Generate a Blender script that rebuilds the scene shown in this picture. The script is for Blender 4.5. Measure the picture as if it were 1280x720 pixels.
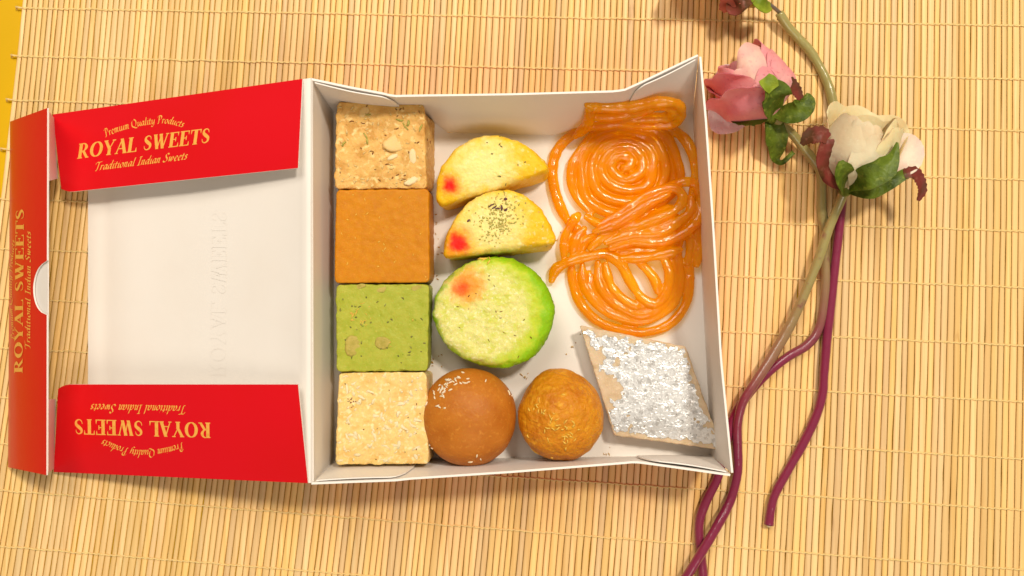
import bpy, math, random
from mathutils import Vector, noise, Matrix
from mathutils.bvhtree import BVHTree
random.seed(7)
scene = bpy.context.scene
for o in list(bpy.data.objects): bpy.data.objects.remove(o)
V = Vector
# ---------------------------------------------------------------- camera
H = 0.42                       # camera height above the mat (m)
S = 0.480 / 1280               # metres per photo pixel on the mat
cd = bpy.data.cameras.new('camera'); cam = bpy.data.objects.new('camera', cd)
scene.collection.objects.link(cam); scene.camera = cam
cam.location = (0, 0, H); cd.sensor_width = 36; cd.lens = 36 * H / 0.480
cd.clip_start = 0.01; cd.clip_end = 20
cd.dof.use_dof = True; cd.dof.focus_distance = 0.395; cd.dof.aperture_fstop = 9
# ---------------------------------------------------------------- light
world = bpy.data.worlds.new('World'); scene.world = world; world.use_nodes = True
bg = world.node_tree.nodes['Background']
bg.inputs[0].default_value = (1, .88, .74, 1); bg.inputs[1].default_value = 0.21
def lamp(name, loc, size, power, col):
    l = bpy.data.lights.new(name, 'AREA'); l.shape = 'DISK'; l.size = size; l.energy = power; l.color = col
    o = bpy.data.objects.new(name, l); scene.collection.objects.link(o); o.location = loc
    o.rotation_euler = (-V(loc)).to_track_quat('-Z', 'Y').to_euler()
lamp('ceiling_lamp', (.50, .62, 1.45), .20, 16.5, (1, .91, .77))
lamp('overhead_fill', (-.40, .95, 1.4), .8, 12, (1, .93, .82))  # large soft fill added overhead, not a known fixture
lamp('front_fill', (.25, -1.0, 1.3), .9, 6.5, (1, .90, .76))  # added fill from the opposite side; no window there
scene.view_settings.view_transform = 'Standard'; scene.view_settings.look = 'None'
scene.view_settings.exposure = 0.15; scene.view_settings.gamma = 1
scene.render.engine = 'CYCLES'

# ---------------------------------------------------------------- helpers
def P(u, v, z=0.0):            # z in mm; photo position at that height -> metres
    zz = z * .001; k = S * (H - zz) / H
    return V(((u - 640) * k, (360 - v) * k, zz))
def link(o, parent=None):
    scene.collection.objects.link(o)
    if parent: o.parent = parent
    return o
def root_of(o):
    t = V((0, 0, 0))
    while o: t = t + o.location; o = o.parent
    return t
def tag(o, label, cat, group=None, kind=None):
    if label: o['label'] = label
    if cat: o['category'] = cat
    if group: o['group'] = group
    if kind: o['kind'] = kind
    return o
def thing(name, loc, label, cat, group=None):
    o = bpy.data.objects.new(name, None); o.location = loc; o.empty_display_size = .01
    return tag(link(o), label, cat, group)
def mk(name, verts, faces, mats, parent=None, loc=None, fm=None, smooth=True):
    org = root_of(parent) if parent else (V(loc) if loc is not None else V((0, 0, 0)))
    me = bpy.data.meshes.new(name)
    me.from_pydata([tuple(V(p) - org) for p in verts], [], faces)
    if not isinstance(mats, (list, tuple)): mats = [mats]
    for m in mats: me.materials.append(m)
    if fm: me.polygons.foreach_set('material_index', fm)
    me.polygons.foreach_set('use_smooth', [smooth] * len(me.polygons)); me.update()
    o = bpy.data.objects.new(name, me)
    if not parent: o.location = org
    return link(o, parent)
def lerp(a, b, t): return a + (b - a) * t
def sstep(a, b, x):
    t = max(0, min(1, (x - a) / (b - a))); return t * t * (3 - 2 * t)
def nz(p, f=1.0, seed=0): return noise.noise(V(p) * f + V((seed * 7.3, seed * 3.1, seed * 1.7)))
def catmull(pts, n=8):
    pts = [V(p) for p in pts]; out = []
    for i in range(len(pts) - 1):
        a = pts[i - 1] if i else pts[0] * 2 - pts[1]; b = pts[i]; c = pts[i + 1]
        d = pts[i + 2] if i + 2 < len(pts) else c * 2 - b
        for k in range(n):
            t = k / n
            out.append(.5 * ((2 * b) + (c - a) * t + (2 * a - 5 * b + 4 * c - d) * t * t + (3 * b - a - 3 * c + d) * t ** 3))
    out.append(pts[-1]); return out
def polyval(tab, x):           # piecewise linear through (x, y) pairs
    if x <= tab[0][0]: return tab[0][1]
    for (a, b), (c, d) in zip(tab, tab[1:]):
        if x <= c: return b + (d - b) * (x - a) / (c - a)
    return tab[-1][1]
class MB:
    def __init__(s): s.v = []; s.f = []; s.m = []
    def add(s, v, f, m=0):
        n = len(s.v); s.v += v; s.f += [tuple(i + n for i in q) for q in f]; s.m += [m] * len(f)
    def tube(s, pts, rad, sides=10, flat=1.0, m=0, taper=True):
        pts = [V(p) for p in pts]; n = len(pts)
        R = rad if callable(rad) else (lambda i: rad)
        vs = []; fs = []; t0 = (pts[1] - pts[0]).normalized()
        nrm = t0.orthogonal().normalized()
        for i in range(n):
            t = (pts[min(i + 1, n - 1)] - pts[max(i - 1, 0)]).normalized()
            nrm = (nrm - t * nrm.dot(t)).normalized(); b = t.cross(nrm)
            for k in range(sides):
                a = 2 * math.pi * k / sides; vs.append(pts[i] + (nrm * math.cos(a) + b * math.sin(a)) * R(i))
        for i in range(n - 1):
            for k in range(sides):
                a = i * sides + k; b_ = i * sides + (k + 1) % sides
                fs.append((a, b_, b_ + sides, a + sides))
        for e, i, sg in ((0, 0, -1), (n - 1, n - 1, 1)):
            t = (pts[min(i + 1, n - 1)] - pts[max(i - 1, 0)]).normalized() * sg
            c = len(vs); vs.append(pts[i] + t * (R(i) * .55 if taper else 0))
            for k in range(sides):
                a = e * sides + k; b_ = e * sides + (k + 1) % sides
                fs.append((b_, a, c) if e == 0 else (a, b_, c))
        s.add(vs, fs, m)
    def chip(s, c, n, ang, L, W, T, bend=0):      # a small shred lying on a surface
        n = V(n).normalized(); t = n.orthogonal().normalized(); t = Matrix.Rotation(ang, 3, n) @ t; b = n.cross(t)
        vs = []
        for q in (-1, 0, 1):
            cc = c + t * (q * L / 2) + b * (bend * L * (1 - q * q)) + n * (T * .3 * (1 - abs(q)))
            w = W * (1 if q == 0 else .55) / 2
            vs += [cc - b * w - n * T * .4, cc + b * w - n * T * .4, cc + b * w * .7 + n * T, cc - b * w * .7 + n * T]
        fs = [(3, 2, 1, 0), (8, 9, 10, 11)]
        for i in (0, 4):
            for k in range(4): fs.append((i + k, i + (k + 1) % 4, i + 4 + (k + 1) % 4, i + 4 + k))
        s.add(vs, fs)
    def build(s, name, mats, parent=None, loc=None, smooth=True): return mk(name, s.v, s.f, mats, parent, loc, s.m, smooth)
def sheet(name, grid, thick, mats, parent, toward=None, smooth=True, up=True):
    """board or petal: a grid of points, thickness in mm behind its front; mats = [front, back, edge]"""
    R, C = len(grid), len(grid[0]); N = []
    for i in range(R):
        row = []
        for j in range(C):
            a = grid[i][min(j + 1, C - 1)] - grid[i][max(j - 1, 0)]; b = grid[min(i + 1, R - 1)][j] - grid[max(i - 1, 0)][j]
            q = a.cross(b); row.append(q.normalized() if q.length > 1e-14 else None)
        N.append(row)
    good = [q for r in N for q in r if q]
    avg = sum(good, V((0, 0, 0)))
    flip = toward is not None and avg.dot(V(toward)) < 0
    vs = [p for r in grid for p in r]; back = []
    for i in range(R):
        for j in range(C):
            q = N[i][j] or avg.normalized()
            back.append(grid[i][j] - q * (thick * .001) * (-1 if flip else 1))
    n = R * C; vs = vs + back; fs = []; fm = []
    for i in range(R - 1):
        for j in range(C - 1):
            a, b, c, d = i * C + j, i * C + j + 1, (i + 1) * C + j + 1, (i + 1) * C + j
            fs.append((a, b, c, d)); fm.append(0); fs.append((d + n, c + n, b + n, a + n)); fm.append(1)
    loop = [j for j in range(C)] + [i * C + C - 1 for i in range(1, R)] + [(R - 1) * C + j for j in range(C - 2, -1, -1)] + [i * C for i in range(R - 2, 0, -1)]
    for k in range(len(loop)):
        a, b = loop[k], loop[(k + 1) % len(loop)]; fs.append((b, a, a + n, b + n)); fm.append(2)
    if flip: fs = [tuple(reversed(f)) for f in fs]
    if len(mats) == 1: mats = mats * 3
    o = mk(name, vs, fs, mats, parent, None, fm, smooth)
    if smooth:
        for p in o.data.polygons:
            if p.material_index == 2: p.use_smooth = False
        ed = set()
        for k in range(len(loop)):
            a, b = loop[k], loop[(k + 1) % len(loop)]; ed |= {(min(a, b), max(a, b)), (min(a, b) + n, max(a, b) + n)}
        for e in o.data.edges:
            if tuple(sorted(e.vertices)) in ed: e.use_edge_sharp = True
    return o
def slab(top, bot, z0, z1, bev, amp=.3, freq=300, seed=0, rings=14, dome=0.0, side=6, edge_amp=None):
    """convex lump: top outline and bottom outline (photo px at their heights), mm heights"""
    T = [P(u, v, z1) for u, v in top]; B = [P(u, v, z0) for u, v in bot]; n = len(T)
    c1 = sum(T, V()) / n; c0 = sum(B, V()) / n; vs = []; fs = []; b = bev * .001
    prof = []
    for k in range(4): a = k / 3 * math.pi / 2; prof.append((b * .6 * (1 - math.sin(a)), (z0 * .001) + b * .6 * (1 - math.cos(a))))
    for k in range(1, side): prof.append((0, lerp(prof[3][1], z1 * .001 - b, k / side)))
    for k in range(6): a = k / 5 * math.pi / 2; prof.append((b * (1 - math.cos(a)), z1 * .001 - b + b * math.sin(a)))
    rows = []
    for ins, z in prof:
        t = (z - z0 * .001) / ((z1 - z0) * .001); c = c0.lerp(c1, t); row = []
        for i in range(n):
            p = B[i].lerp(T[i], t); d = (p - c); d.z = 0; L = d.length; q = p - d / L * min(ins, L * .9)
            row.append(V((q.x, q.y, z)))
        rows.append(row)
    last = rows[-1]; cl = V((c1.x, c1.y, z1 * .001))
    for k in range(1, rings):
        s = 1 - k / rings
        rows.append([V((cl.x + (p.x - cl.x) * s, cl.y + (p.y - cl.y) * s, z1 * .001 + dome * .001 * (1 - s * s))) for p in last])
    ea = amp if edge_amp is None else edge_amp
    for r, row in enumerate(rows):
        for p in row:
            q = V(p); t = (q.z - z0 * .001) / ((z1 - z0) * .001); d = q - V((c1.x, c1.y, q.z))
            d = d.normalized() if d.length > 1e-9 else V()
            on_side = 1 if r < 4 + side + 4 else 0
            a = nz(q, freq, seed) + .5 * nz(q, freq * 2.3, seed + 1) + .3 * nz(q, freq * 5, seed + 2)
            f2 = nz(q, 1100, seed + 5) + .7 * nz(q, 2100, seed + 6)
            if on_side: q = q + d * (a * ea + f2 * ea * .25) * .001
            q.z += ((a + f2 * .35) * amp * .001) * sstep(.05, .9, t)
            vs.append(q)
    R = len(rows)
    for r in range(R - 1):
        for i in range(n): fs.append((r * n + i, r * n + (i + 1) % n, (r + 1) * n + (i + 1) % n, (r + 1) * n + i))
    vs.append(cl + V((0, 0, dome * .001))); t = len(vs) - 1
    for i in range(n): fs.append(((R - 1) * n + i, (R - 1) * n + (i + 1) % n, t))
    vs.append(V((c0.x, c0.y, z0 * .001)))
    for i in range(n): fs.append(((i + 1) % n, i, t + 1))
    return vs, fs
def outline(pts, n=96, rnd=0.0):      # resample a polygon evenly, rounding corners
    pts = [V((a, b, 0)) for a, b in pts]
    for _ in range(3 if rnd else 0):
        q = []
        for i in range(len(pts)):
            a, b, c = pts[i - 1], pts[i], pts[(i + 1) % len(pts)]
            d1, d2 = (a - b).length, (c - b).length
            q += [b + (a - b) * min(rnd / d1, .25), b + (c - b) * min(rnd / d2, .25)] if min(d1, d2) > rnd * .5 else [b]
        pts = q; rnd *= .35
    L = [0]
    for i in range(len(pts)): L.append(L[-1] + (pts[(i + 1) % len(pts)] - pts[i]).length)
    out = []; j = 0
    for k in range(n):
        s = L[-1] * k / n
        while L[j + 1] < s: j += 1
        p = pts[j].lerp(pts[(j + 1) % len(pts)], (s - L[j]) / (L[j + 1] - L[j])); out.append((p.x, p.y))
    area = sum(out[i][0] * out[(i + 1) % n][1] - out[(i + 1) % n][0] * out[i][1] for i in range(n))
    return out if area < 0 else out[::-1]          # counter-clockwise seen from above (v runs down)
def shreds(name, bvh, uvs, mat, parent, L=(1.2, 2.6), W=.45, T=.25, seed=0, bend=.15):
    rnd = random.Random(seed); mb = MB()
    for u, v in uvs:
        p = P(u, v, 25); d = (p - V((0, 0, H))).normalized()
        loc, n, i, q = bvh.ray_cast(V((0, 0, H)), d)
        if loc is None: continue
        mb.chip(loc, n, rnd.uniform(0, 6.3), rnd.uniform(*L) * .001, W * .001 * rnd.uniform(.7, 1.4), T * .001, rnd.uniform(-bend, bend))
    o = mb.build(name, mat, parent); o['kind'] = 'stuff'; return o
def cloud(n, u0, u1, v0, v1, seed=0):
    r = random.Random(seed); return [(r.uniform(u0, u1), r.uniform(v0, v1)) for _ in range(n)]
def blob(n, u, v, s, seed=0):
    r = random.Random(seed); return [(r.gauss(u, s), r.gauss(v, s)) for _ in range(n)]

# ---------------------------------------------------------------- materials
def lin(c): return tuple(((x / 255) / 12.92 if x / 255 <= .04045 else ((x / 255 + .055) / 1.055) ** 2.4) for x in c)
def pm(name, col, rough=.5, layers=(), bump=(), sss=0, sss_r=(1, .4, .15), sss_s=.004, coat=0, coat_r=.1, metal=0, spec=.22, space='Object', random_hsv=None, thru=0, clear=0):
    """layers: ('noise', scale, colour, lo, hi[, stretch]) | ('spot', centre, r0, r1, colour[, wobble]) | ('attr', name, colour)"""
    m = bpy.data.materials.new(name); m.use_nodes = True; nt = m.node_tree; N = nt.nodes; L = nt.links
    b = N['Principled BSDF']; b.inputs['Roughness'].default_value = rough
    b.inputs['Metallic'].default_value = metal; b.inputs['Specular IOR Level'].default_value = spec
    b.inputs['Coat Weight'].default_value = coat; b.inputs['Coat Roughness'].default_value = coat_r
    if sss:
        b.inputs['Subsurface Weight'].default_value = sss; b.inputs['Subsurface Radius'].default_value = sss_r; b.inputs['Subsurface Scale'].default_value = sss_s
    tc = N.new('ShaderNodeTexCoord'); geo = N.new('ShaderNodeNewGeometry')
    co = tc.outputs['Object'] if space == 'Object' else geo.outputs['Position']
    rgb = N.new('ShaderNodeRGB'); rgb.outputs[0].default_value = (*col, 1); cur = rgb.outputs[0]
    def noisefac(scale, lo, hi, stretch, detail=4):
        src = co
        if stretch:
            mp = N.new('ShaderNodeMapping'); mp.inputs['Scale'].default_value = stretch; L.new(co, mp.inputs[0]); src = mp.outputs[0]
        t = N.new('ShaderNodeTexNoise'); t.inputs['Scale'].default_value = scale; t.inputs['Detail'].default_value = detail; L.new(src, t.inputs['Vector'])
        r = N.new('ShaderNodeMapRange'); r.inputs[1].default_value = lo; r.inputs[2].default_value = hi; r.clamp = True; L.new(t.outputs['Fac'], r.inputs[0])
        return r.outputs[0], t.outputs['Fac']
    for ly in layers:
        mx = N.new('ShaderNodeMix'); mx.data_type = 'RGBA'; L.new(cur, mx.inputs[6])
        if ly[0] == 'noise':
            f, _ = noisefac(ly[1], ly[3], ly[4], ly[5] if len(ly) > 5 else None); c = ly[2]
        elif ly[0] == 'attr':
            a = N.new('ShaderNodeAttribute'); a.attribute_name = ly[1]; f = a.outputs['Fac']; c = ly[2]
        else:
            sub = N.new('ShaderNodeVectorMath'); sub.operation = 'SUBTRACT'; sub.inputs[1].default_value = ly[1]
            L.new(co, sub.inputs[0]); src = sub.outputs[0]
            ln = N.new('ShaderNodeVectorMath'); ln.operation = 'LENGTH'; L.new(src, ln.inputs[0]); d = ln.outputs['Value']
            wob = ly[5] if len(ly) > 5 else .3
            _, raw = noisefac(260, 0, 1, None)
            mm = N.new('ShaderNodeMath'); mm.operation = 'MULTIPLY_ADD'; L.new(raw, mm.inputs[0]); mm.inputs[1].default_value = wob * ly[3]; mm.inputs[2].default_value = -wob * ly[3] * .5
            ad = N.new('ShaderNodeMath'); ad.operation = 'ADD'; L.new(d, ad.inputs[0]); L.new(mm.outputs[0], ad.inputs[1])
            r = N.new('ShaderNodeMapRange'); r.inputs[1].default_value = ly[3]; r.inputs[2].default_value = ly[2]; r.interpolation_type = 'SMOOTHSTEP'
            L.new(ad.outputs[0], r.inputs[0]); f = r.outputs[0]; c = ly[4]
        L.new(f, mx.inputs[0]); mx.inputs[7].default_value = (*c, 1); cur = mx.outputs[2]
    if random_hsv:
        oi = N.new('ShaderNodeObjectInfo'); hs = N.new('ShaderNodeHueSaturation')
        for inp, (lo, hi), k in (('Value', random_hsv[0], 1.0), ('Saturation', random_hsv[1], 7.13), ('Hue', random_hsv[2], 3.37)):
            ml = N.new('ShaderNodeMath'); ml.operation = 'MULTIPLY'; ml.inputs[1].default_value = k; L.new(oi.outputs['Random'], ml.inputs[0])
            fr = N.new('ShaderNodeMath'); fr.operation = 'FRACT'; L.new(ml.outputs[0], fr.inputs[0])
            mr = N.new('ShaderNodeMapRange'); mr.inputs[3].default_value = lo; mr.inputs[4].default_value = hi; L.new(fr.outputs[0], mr.inputs[0]); L.new(mr.outputs[0], hs.inputs[inp])
        L.new(cur, hs.inputs['Color']); cur = hs.outputs[0]
    L.new(cur, b.inputs['Base Color'])
    if clear:                                   # see-through syrup: tinted clear share of the surface
        tl = N.new('ShaderNodeBsdfTransparent'); tl.inputs[0].default_value = (1, .78, .11, 1); ms = N.new('ShaderNodeMixShader'); ms.inputs[0].default_value = clear
        L.new(b.outputs[0], ms.inputs[1]); L.new(tl.outputs[0], ms.inputs[2])
        gl = N.new('ShaderNodeBsdfGlossy'); gl.inputs['Roughness'].default_value = .10; fr = N.new('ShaderNodeFresnel'); fr.inputs[0].default_value = 1.5
        fb = N.new('ShaderNodeMath'); fb.operation = 'SUBTRACT'; fb.inputs[0].default_value = 1; L.new(geo.outputs['Backfacing'], fb.inputs[1])
        fm_ = N.new('ShaderNodeMath'); fm_.operation = 'MULTIPLY'; L.new(fr.outputs[0], fm_.inputs[0]); L.new(fb.outputs[0], fm_.inputs[1])
        m2 = N.new('ShaderNodeMixShader'); L.new(fm_.outputs[0], m2.inputs[0]); L.new(ms.outputs[0], m2.inputs[1]); L.new(gl.outputs[0], m2.inputs[2])
        L.new(m2.outputs[0], N['Material Output'].inputs['Surface']); clear_gl = (gl, fr)
    if thru:
        tl = N.new('ShaderNodeBsdfTranslucent'); L.new(cur, tl.inputs['Color']); ms = N.new('ShaderNodeMixShader'); ms.inputs[0].default_value = thru
        L.new(b.outputs[0], ms.inputs[1]); L.new(tl.outputs[0], ms.inputs[2]); L.new(ms.outputs[0], N['Material Output'].inputs['Surface'])
    prev = None
    for sc, st, dist, *rest in bump:
        src = co
        if rest:
            mp = N.new('ShaderNodeMapping'); mp.inputs['Scale'].default_value = rest[0]; L.new(co, mp.inputs[0]); src = mp.outputs[0]
        t = N.new('ShaderNodeTexNoise'); t.inputs['Scale'].default_value = sc; t.inputs['Detail'].default_value = 5; L.new(src, t.inputs['Vector'])
        bn = N.new('ShaderNodeBump'); bn.inputs['Strength'].default_value = st; bn.inputs['Distance'].default_value = dist; L.new(t.outputs['Fac'], bn.inputs['Height'])
        if prev: L.new(prev, bn.inputs['Normal'])
        prev = bn.outputs[0]
    if prev:
        L.new(prev, b.inputs['Normal'])
        if coat: L.new(prev, b.inputs['Coat Normal'])
        if clear: L.new(prev, clear_gl[0].inputs['Normal'])
    return m
M = {}
M['table'] = pm('yellow_table', (.72, .42, .004), .35, [('noise', 6, (.62, .36, .003), .4, .7)], space='w')
M['bamboo'] = pm('bamboo', (.87, .59, .26), .42, [('noise', 60, (.77, .48, .18), .45, .75, (6, .12, 1)), ('noise', 900, (.90, .68, .34), .55, .8, (1, .03, 1)), ('noise', 50, (.42, .2, .06), .70, .82, (3, .5, 1))],
                 [(900, .25, .0004, (1, .03, 1))], space='w', random_hsv=((.85, 1.10), (.94, 1.08), (.497, .5025)))
M['thread'] = pm('straw_thread', (.84, .57, .24), .45, [('noise', 900, (.70, .46, .17), .5, .8)], space='w', sss=.2)
M['white'] = pm('white_card', (.82, .77, .715), .45, [('noise', 25, (.79, .73, .665), .4, .8)], [(1500, .06, .0002)], space='w')
M['edge'] = pm('card_edge', (.86, .80, .74), .7)
M['red'] = pm('red_gloss_print', (.68, .003, .010), .34, [('noise', 20, (.66, .004, .006), .4, .7)], [(1800, .03, .0002), (30, .10, .003)], coat=.16, coat_r=.10, space='w')
M['gold'] = pm('gold_ink', (.85, .42, .08), .4, [('noise', 700, (.75, .34, .05), .5, .7)], space='w')
M['jalebi'] = pm('orange_syrup_coil', (1., .42, .0), .35, [('noise', 120, (1., .34, .0), .4, .7), ('noise', 400, (1., .51, .002), .58, .75)],
                 [(300, .3, .0010), (1200, .15, .0004)], sss=.5, sss_r=(1, .5, .05), sss_s=.003, spec=.1, clear=.66)
M['coco'] = pm('coconut_white', (.90, .73, .42), .6, sss=.2)
M['coco_pink'] = pm('coconut_pale', (.90, .72, .50), .55, sss=.2)
M['gratings'] = pm('yellow_gratings', (.85, .50, .08), .5, sss=.2)
M['brown_bit'] = pm('brown_crumb', (.20, .07, .015), .7)
M['pista'] = pm('pistachio', (.36, .33, .06), .6, [('noise', 900, (.52, .44, .13), .45, .7)])
M['pista_dark'] = pm('pistachio_skin', (.13, .12, .03), .6, [('noise', 900, (.3, .28, .07), .45, .7)])
M['nut'] = pm('nut_piece', (.46, .36, .08), .5, [('noise', 500, (.36, .30, .05), .45, .65), ('noise', 900, (.55, .45, .16), .6, .8)], [(600, .4, .0006)])
M['coco_tan'] = pm('pale_almond', (.84, .64, .36), .5, sss=.2)
M['plum'] = pm('dark_nut_skin', (.13, .05, .05), .6)
M['almond_dust'] = pm('ground_nut', (.50, .40, .10), .7, [('noise', 600, (.62, .46, .12), .45, .6), ('noise', 900, (.30, .28, .05), .55, .7)])
M['almond'] = pm('almond_slice', (.78, .52, .21), .5, sss=.2)

# ---------------------------------------------------------------- table and mat
tab = bpy.data.objects.new('tabletop', None); tab.location = (0, 0, -.006); link(tab); tab['kind'] = 'structure'
def board(c, z): mk('board', [V((x, y, z)) for x, y in c] + [V((x, y, z - .012)) for x, y in c],
                    [(0, 1, 2, 3), (7, 6, 5, 4)] + [(i, i + 4, (i + 1) % 4 + 4, (i + 1) % 4) for i in range(4)], M['table'], tab, smooth=False)
e1, e2 = P(-400, 75), P(1800, -330)
board([(-.6, -.6), (.6, -.6), (.6, e2.y), (-.6, e1.y)], -.0022)
board([(-.6, e1.y + .002), (.6, e2.y + .002), (.6, .6), (-.6, .6)], -.0042)

mat = thing('bamboo_mat', (0, 0, -.0018), 'woven bamboo slat mat with straw stitching under the sweet box', 'mat')
ROWL = [-112, -50, 10, 70, 125, 187, 249, 311, 373, 435, 497, 555, 613, 683, 752, 820]
ROWR = [-100, -37, 29, 95, 158, 219, 283, 352, 423, 492, 562, 625, 697, 770, 842, 915]
def slat_u(u0, v):
    a = -.10 + .10 * u0 / 1280; b = (-.175 + .15 * u0 / 1280 - a) / 720
    return u0 + a * v + b * v * v / 2
u0 = 28.0; borders = []
rs = random.Random(3)
while u0 < 1470:
    borders.append(u0); u0 += lerp(6.7, 7.7, min(1, u0 / 1100)) * rs.uniform(.86, 1.14)
VS = [-125 + i * 990 / 40 for i in range(41)]
def bord(j, v):
    return slat_u(borders[j], v) + 1.0 * nz((j * 3.7, v * .006, 0), 1, 1) + .35 * nz((j * 5.1, v * .03, 4), 1, 2)
for j in range(len(borders) - 1):
    vs = []; fs = []; h = rs.uniform(-.18, .05); tilt = rs.uniform(-.1, .1)
    for v in VS:
        g1 = .35 + 1.6 * max(0, nz((j * 9.7, v * .022, 9), 1, 3) - .32); g2 = .35 + 1.6 * max(0, nz((j * 4.3, v * .022, 5), 1, 4) - .32)
        l = bord(j, v) + g1; r = bord(j + 1, v) - g2; w = r - l
        for f, z in ((0, -1.7), (0, -.50), (.10, -.13 - tilt), (.5, 0), (.90, -.13 + tilt), (1, -.50), (1, -1.7)):
            vs.append(P(l + w * f, v, z + h))
    for i in range(len(VS) - 1):
        for k in range(6): a = i * 7 + k; fs.append((a, a + 7, a + 8, a + 1))
    n = len(VS) - 1; fs += [tuple(range(7)), tuple(n * 7 + k for k in range(6, -1, -1))]
    mk('slat', vs, fs, M['bamboo'], mat)
def row_v(k, u): return lerp(ROWL[k], ROWR[k], u / 1080)
for k in range(1, len(ROWL) - 1):
    pts = []; u = slat_u(borders[0], row_v(k, 0))
    pts += [P(u - 6, row_v(k, u) + 1, -1.2), P(u - 7, row_v(k, u) - 2, -.3), P(u - 3, row_v(k, u) - 1, -.1)]
    for j in range(len(borders) - 1):
        v = row_v(k, borders[j]); a, b = bord(j, v), bord(j + 1, v); w = nz((j * .35, k * 3, 0)) * 1.2
        for f, z in ((.03, -.55), (.3, .0), (.55, .08), (.8, -.02)):
            uu = lerp(a, b, f); pts.append(P(uu, row_v(k, uu) + w + (f - .5) * 1.4, z))
    mb = MB(); mb.tube(pts, lambda i: .00044, 6); mb.build('stitch_thread', M['thread'], mat)

# ---------------------------------------------------------------- the sweet box
box = thing('sweet_box', P(640, 360, .6), 'open red and white cardboard sweet box with gold lettering on its lid', 'box')
WB = [M['white'], M['red'], M['edge']]; RW = [M['red'], M['white'], M['edge']]; WW = [M['white'], M['white'], M['edge']]
FZ = 1.4; RIM = 43.0
FL = {'tl': (417, 168), 'tr': (866, 150), 'br': (889, 569), 'bl': (418, 575)}
def grid2(f, n, m): return [[f(i / (n - 1), j / (m - 1)) for j in range(m)] for i in range(n)]
def quad(a, b, c, d):
    def f(s, t):
        q = [lerp(lerp(a[k], b[k], t), lerp(d[k], c[k], t), s) for k in range(3)]; return P(*q)
    return f
fl = [(*FL['tl'], FZ), (*FL['tr'], FZ), (*FL['br'], FZ), (*FL['bl'], FZ)]
FOOT = [(0, (417, 140)), (.30, (534, 147)), (.36, (560, 166)), (.62, (690, 169)), (1, (866, 143))]
FL['tl'] = (417, 140); FL['tr'] = (866, 143)
def foot(s): return [polyval([(a, q[k]) for a, q in FOOT], s) for k in range(2)]
fg = [[P(lerp(foot(j / 50)[0], lerp(FL['bl'][0], FL['br'][0], j / 50), i / 10), lerp(foot(j / 50)[1], lerp(FL['bl'][1], FL['br'][1], j / 50), i / 10), FZ) for j in range(51)] for i in range(11)]
sheet('tray_floor', fg, .8, [M['white'], M['red'], M['edge']], box, (0, 0, 1))
def wall(rim, f0, f1, n=25, m=7, lo=0.0, hi=1.0, inset=0.0, round_at=None, s0=0, s1=1, bulge=0, zt=0):
    """rim: list of (u, v, z) along the wall; f0, f1 floor corners. returns grid (rows: rim -> floor)"""
    us = [0]
    for a, b in zip(rim, rim[1:]): us.append(us[-1] + math.hypot(b[0] - a[0], b[1] - a[1]))
    us = [q / us[-1] for q in us]
    def at(s, t):
        r = [polyval(list(zip(us, [p[k] for p in rim])), s) for k in range(3)]
        a = P(*r); c = P(*foot(s), FZ) if f1 == FL['tr'] and f0 == FL['tl'] else P(lerp(f0[0], f1[0], s), lerp(f0[1], f1[1], s), FZ)
        p = a.lerp(c, t); return p
    rows = []
    for i in range(m):
        t = lo + (hi - lo) * i / (m - 1); row = []
        for j in range(n):
            s = s0 + (s1 - s0) * j / (n - 1); tt = t
            if round_at:
                d = (s - s0) / (s1 - s0) if round_at == 'start' else (s1 - s) / (s1 - s0)
                if d < .22: tt = lo + (hi - lo) * (lerp((1 - math.sqrt(1 - (1 - d / .22) ** 2)) * .55, 1, i / (m - 1)))
            p = at(s, tt)
            if inset:
                e = .001; nn = (at(min(1, s + e), tt) - at(max(0, s - e), tt)).cross(at(s, tt + e) - at(s, tt - e)).normalized()
                c = P(650, 360, 20) - p
                if nn.dot(c) < 0: nn = -nn
                p = p + nn * (inset + bulge * math.sin(max(0, min(1, (s - s0) / (s1 - s0))) * math.pi)) * .001
            row.append(p)
        rows.append(row)
    return rows
RT = [(388, 100, RIM), (440, 111, 42), (478, 118, 40), (492, 121.5, 38), (505, 121, 38), (640, 119, 39), (765, 115.5, 40), (780, 114, 40), (800, 105, 41.5), (873, 70, 44)]
RB = [(389, 603, RIM), (440, 601, 42), (495, 599, 41), (512, 597, 40.5), (640, 588.5, 40), (778, 577.5, 40), (793, 576, 40), (810, 578, 41), (913, 592.5, 43.5)]
RR = [(874, 71, 44), (881, 150, 43.5), (890, 280, 42.5), (900, 450, 42.5), (914, 591, 43.5)]
RLf = [(391, 100, RIM - .6), (391.5, 350, RIM - .6), (392, 602, RIM - .6)]
inn = (0, 0, 1)
sheet('back_wall', wall(RT, FL['tl'], FL['tr'], 60), .9, WB, box, (0, -1, .1))
sheet('front_wall', wall(RB, FL['bl'], FL['br'], 60), .9, WB, box, (0, 1, .1))
sheet('side_wall', wall(RR, FL['tr'], FL['br'], 40), .9, WB, box, P(640, 360) - P(900, 360))
sheet('hinge_wall', wall(RLf, FL['tl'], FL['bl'], 30), .9, WB, box, P(640, 360) - P(380, 360))
sheet('corner_tab', wall(RT, FL['tl'], FL['tr'], 24, 10, .005, .62, .9, 'end', .012, .222, .5), .5, WW, box, (0, -1, .1))
sheet('corner_tab', wall(RT, FL['tl'], FL['tr'], 24, 10, .01, .55, .9, 'start', .815, .99, .6), .5, WW, box, (0, -1, .1))
sheet('corner_tab', wall(RB, FL['bl'], FL['br'], 24, 10, .005, .8, .9, 'end', .012, .228, .4), .5, WW, box, (0, 1, .1))
sheet('corner_tab', wall(RB, FL['bl'], FL['br'], 24, 10, .01, .75, .9, 'start', .795, .99, .6), .5, WW, box, (0, 1, .1))
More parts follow.
